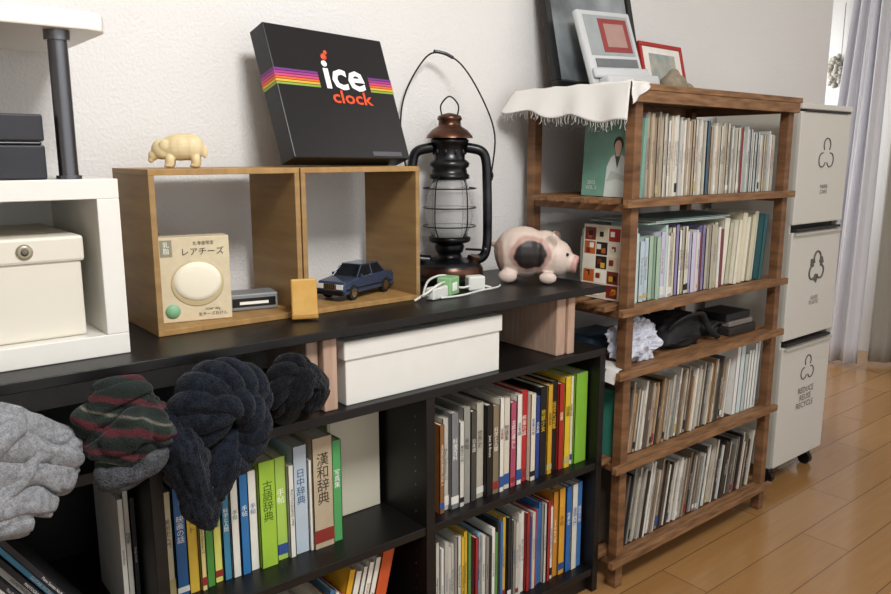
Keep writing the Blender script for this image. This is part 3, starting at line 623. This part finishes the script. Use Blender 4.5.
# frames on top of rack
g=grp('black_picture_frame'); M=T((1.645,1.52,1.384))@Rz(2)@Rx(-14)@Ry(1)
b=B(); w,h=.42,.38
for a in ((0,w,0,.025),(0,w,h-.025,h),(0,.025,.025,h-.025),(w-.025,w,.025,h-.025)): b.box(a[0],a[1],0,.018,a[2],a[3],blackp,M)
b.box(.02,w-.02,.006,.012,.02,h-.02,cm('#3a3c40'),M); b.obj('frame',g,bevel=.002)
b=B(); b.box(.03,w-.03,.004,.006,.03,h-.03,mat('print_dark','#4a5054',.3,col2='#9ca4a6',vs=6),M); b.obj('print',g)
g=grp('white_photo_stand'); M=T((1.715,1.44,1.380))@Rz(0)@Rx(-18)@Ry(-3)
pw=mat('clear_white','#c4c7c8',.25)
b=B(); b.box(0,.24,0,.02,0,.235,pw,M); b.box(.02,.26,-.035,.0,.0,.03,pw,M); b.box(.0,.25,-.012,.0,.03,.06,pw,M); b.obj('stand',g,bevel=.006)
b=B(); b.box(.02,.22,-.001,0,.10,.22,cm('#9aa0a0'),M); b.box(.08,.21,-.002,-.001,.11,.21,cm('#8f3434'),M); b.box(.10,.19,-.003,-.002,.125,.195,cm('#a8867c'),M); b.box(.03,.22,-.002,-.001,.065,.09,cm('#6a6e70'),M); b.obj('photo',g)
g=grp('red_picture_frame'); M=T((2.075,1.53,1.378))@Rz(3)@Rx(-14); w,h=.25,.185; rd=mat('red_lacquer','#a82824',.35)
b=B()
for a in ((0,w,0,.014),(0,w,h-.014,h),(0,.014,.014,h-.014),(w-.014,w,.014,h-.014)): b.box(a[0],a[1],0,.012,a[2],a[3],rd,M)
b.obj('frame',g,bevel=.002)
b=B(); b.box(.012,w-.012,.004,.009,.012,h-.012,cm('#e8e4dc'),M); b.box(.05,.2,.003,.004,.05,.15,mat('phot','#b8b0a0',.4,col2='#8a9a98',vs=30),M); b.obj('print',g)
g=grp('ceramic_ornament',(2.045,1.42,1.3765)); b=B(); b.lathe([(.03,0),(.04,.01),(.045,.03),(.036,.05),(.02,.062),(.012,.075),(.001,.08)],mat('stone_grey','#8a806c',.7,var=.2,vs=60)); b.ell((.05,-.01,.02),(.03,.025,.02),mat('stone_grey','#8a806c')); b.obj('ornament',g)
# ------------------------------------------------------------ recycling bin cabinet
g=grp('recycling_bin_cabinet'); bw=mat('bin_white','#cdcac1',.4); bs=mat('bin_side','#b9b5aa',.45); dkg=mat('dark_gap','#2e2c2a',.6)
X0,X1,Y0,Y1=2.585,2.955,1.284,1.60
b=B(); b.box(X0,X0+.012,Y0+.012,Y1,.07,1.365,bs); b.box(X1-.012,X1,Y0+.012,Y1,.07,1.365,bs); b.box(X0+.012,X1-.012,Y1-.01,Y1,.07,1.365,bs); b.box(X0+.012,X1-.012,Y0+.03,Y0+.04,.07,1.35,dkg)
b.obj('frame',g,bevel=.002)
b=B(); 
for z0,z1 in ((.075,.525),(.55,.935),(.962,1.345)):
    b.box(X0,X1,Y0,Y0+.016,z0,z1,bw)
b.box(X0-.002,X1+.002,Y0-.004,Y1+.002,1.352,1.372,bw); b.obj('panels',g,bevel=.004)
b=B()
for z1 in (.525,.935): b.box(X0+.02,X1-.02,Y0-.006,Y0+.01,z1+.004,z1+.012,dkg); b.box(X0+.01,X1-.01,Y0-.010,Y0,z1-.01,z1-.002,bs)
b.box(X0+.02,X1-.02,Y0-.006,Y0+.01,1.3455,1.3515,dkg); b.obj('handles',g)
b=B(); gy=mat('print_grey','#5a5852',.6); cx=X0+.20
for zc,ro in ((1.20,.068),(.80,.068),(.42,.06)):
    for k in range(3):
        a=math.radians(90+120*k); c=Vector((cx+ro*.5*math.cos(a),Y0-.001,zc+ro*.5*math.sin(a)))
        pts=[(c.x+ro*.36*math.cos(t*math.pi/7+a),Y0-.0012,c.z+ro*.36*math.sin(t*math.pi/7+a)) for t in range(-5,6)]
        b.tube(pts,.0035 if zc<.9 and zc>.5 else .0022,gy,6,2)
    if .5<zc<.9:
        for k in range(3):
            a=math.radians(90+120*k+60); b.box(-.013,.013,-.001,.0,-.013,.013,gy,T((cx+ro*.6*math.cos(a),Y0-.0003,zc+ro*.6*math.sin(a)))@Ry(30*k))
for s,zc,sz in (('PAPER\nCANS',1.08,.02),('GLASS\nPLASTIC',.68,.02),('REDUCE\nREUSE\nRECYCLE',.31,.032)):
    v,f=text(s,sz,ls=.9); b.add(v,f,gy,T((cx,Y0-.0012,zc))@RX)
b.obj('printed_logos',g,recalc=False)
b=B()
for x in (X0+.04,X1-.04):
    for y in (Y0+.04,Y1-.04): b.cyl((x-.011,y,.024),(x+.011,y,.024),.024,blackp,20); b.box(x-.015,x+.015,y-.012,y+.012,.045,.07,dkg)
b.obj('casters',g,bevel=.001)
# ------------------------------------------------------------ curtains
def curtain(name,x,y0,y1,z0,z1,amp,n,mt,pinch=0):
    b=B()
    def fn(u,v):
        z=z0+(z1-z0)*v
        k=1-pinch*v; yy=y0+(y1-y0)*u*k
        return (x+amp*math.sin(2*math.pi*n*u+.6*math.sin(3*v+4*u))+amp*.4*math.sin(2*math.pi*n*2.3*u+1),yy,z)
    b.grid(fn,n*16,20,mt); o=b.obj(name,recalc=False); s=o.modifiers.new('s','SOLIDIFY'); s.thickness=.0015; return o
gc_=mat('curtain_grey','#a09b90',.9,bump=.2,bs=300); lc=mat('lace','#dedee4',.9,alpha=.93,bump=.3,bs=400)
curtain('grey_curtain',4.68,.3,1.80,.02,2.35,.035,9,gc_)
curtain('lace_curtain',4.50,1.80,2.14,.02,2.35,.03,4,lc,.5)
b=B(); b.cyl((4.6,.1,2.37),(4.6,2.6,2.37),.012,steel); b.box(4.5,4.95,.2,.22,2.36,2.38,steel); b.box(4.5,4.95,2.4,2.42,2.36,2.38,steel); b.obj('curtain_rail')
g=grp('hanging_dried_wreath'); b=B()
for i in range(90):
    a=random.uniform(0,6.28); r=random.uniform(0,.06); p=(4.90+random.uniform(-.03,.03),2.235+r*math.cos(a),1.70+r*math.sin(a)*1.5)
    b.ell(p,(.016,.016,.016),mat('fluff','#a9a49a',.9,var=.3,vs=90),None,8,6)
b.cyl((4.93,2.235,1.72),(4.93,2.235,2.1),.002,steel,6); b.obj('wreath',g)
# ------------------------------------------------------------ lights
def area(name,loc,target,size,power,col=(1,1,1),sy=None):
    l=bpy.data.lights.new(name,'AREA'); l.energy=power; l.color=col; l.size=size
    if sy: l.shape='RECTANGLE'; l.size_y=sy
    o=bpy.data.objects.new(name,l); COL.objects.link(o); o.location=loc
    o.rotation_euler=(Vector(target)-Vector(loc)).to_track_quat('-Z','Y').to_euler()
area('ceiling_lamp',(.6,.0,2.38),(.85,1.4,.7),.6,56,(1,.99,.98))
area('ceiling_lamp_far',(3.2,.2,2.4),(3.2,.6,0),.8,9,(1,.965,.92))
area('window_light',(4.3,2.9,1.6),(4.2,1.9,1.2),.9,24,(.97,.98,1))
w=bpy.data.worlds.new('world'); SC.world=w; w.use_nodes=True; w.node_tree.nodes['Background'].inputs[0].default_value=(.95,.975,1,1); w.node_tree.nodes['Background'].inputs[1].default_value=1.05
# ------------------------------------------------------------ camera
th=math.radians(39.2); ph=math.radians(10.5)
cam=bpy.data.cameras.new("camera"); co=bpy.data.objects.new("camera",cam); COL.objects.link(co)
cam.lens=36*766/891
F=Vector((math.sin(th)*math.cos(ph),math.cos(th)*math.cos(ph),-math.sin(ph)))
co.location=(0,0,1.2); co.rotation_euler=F.to_track_quat('-Z','Y').to_euler()
cam.clip_start=.02
SC.camera=co
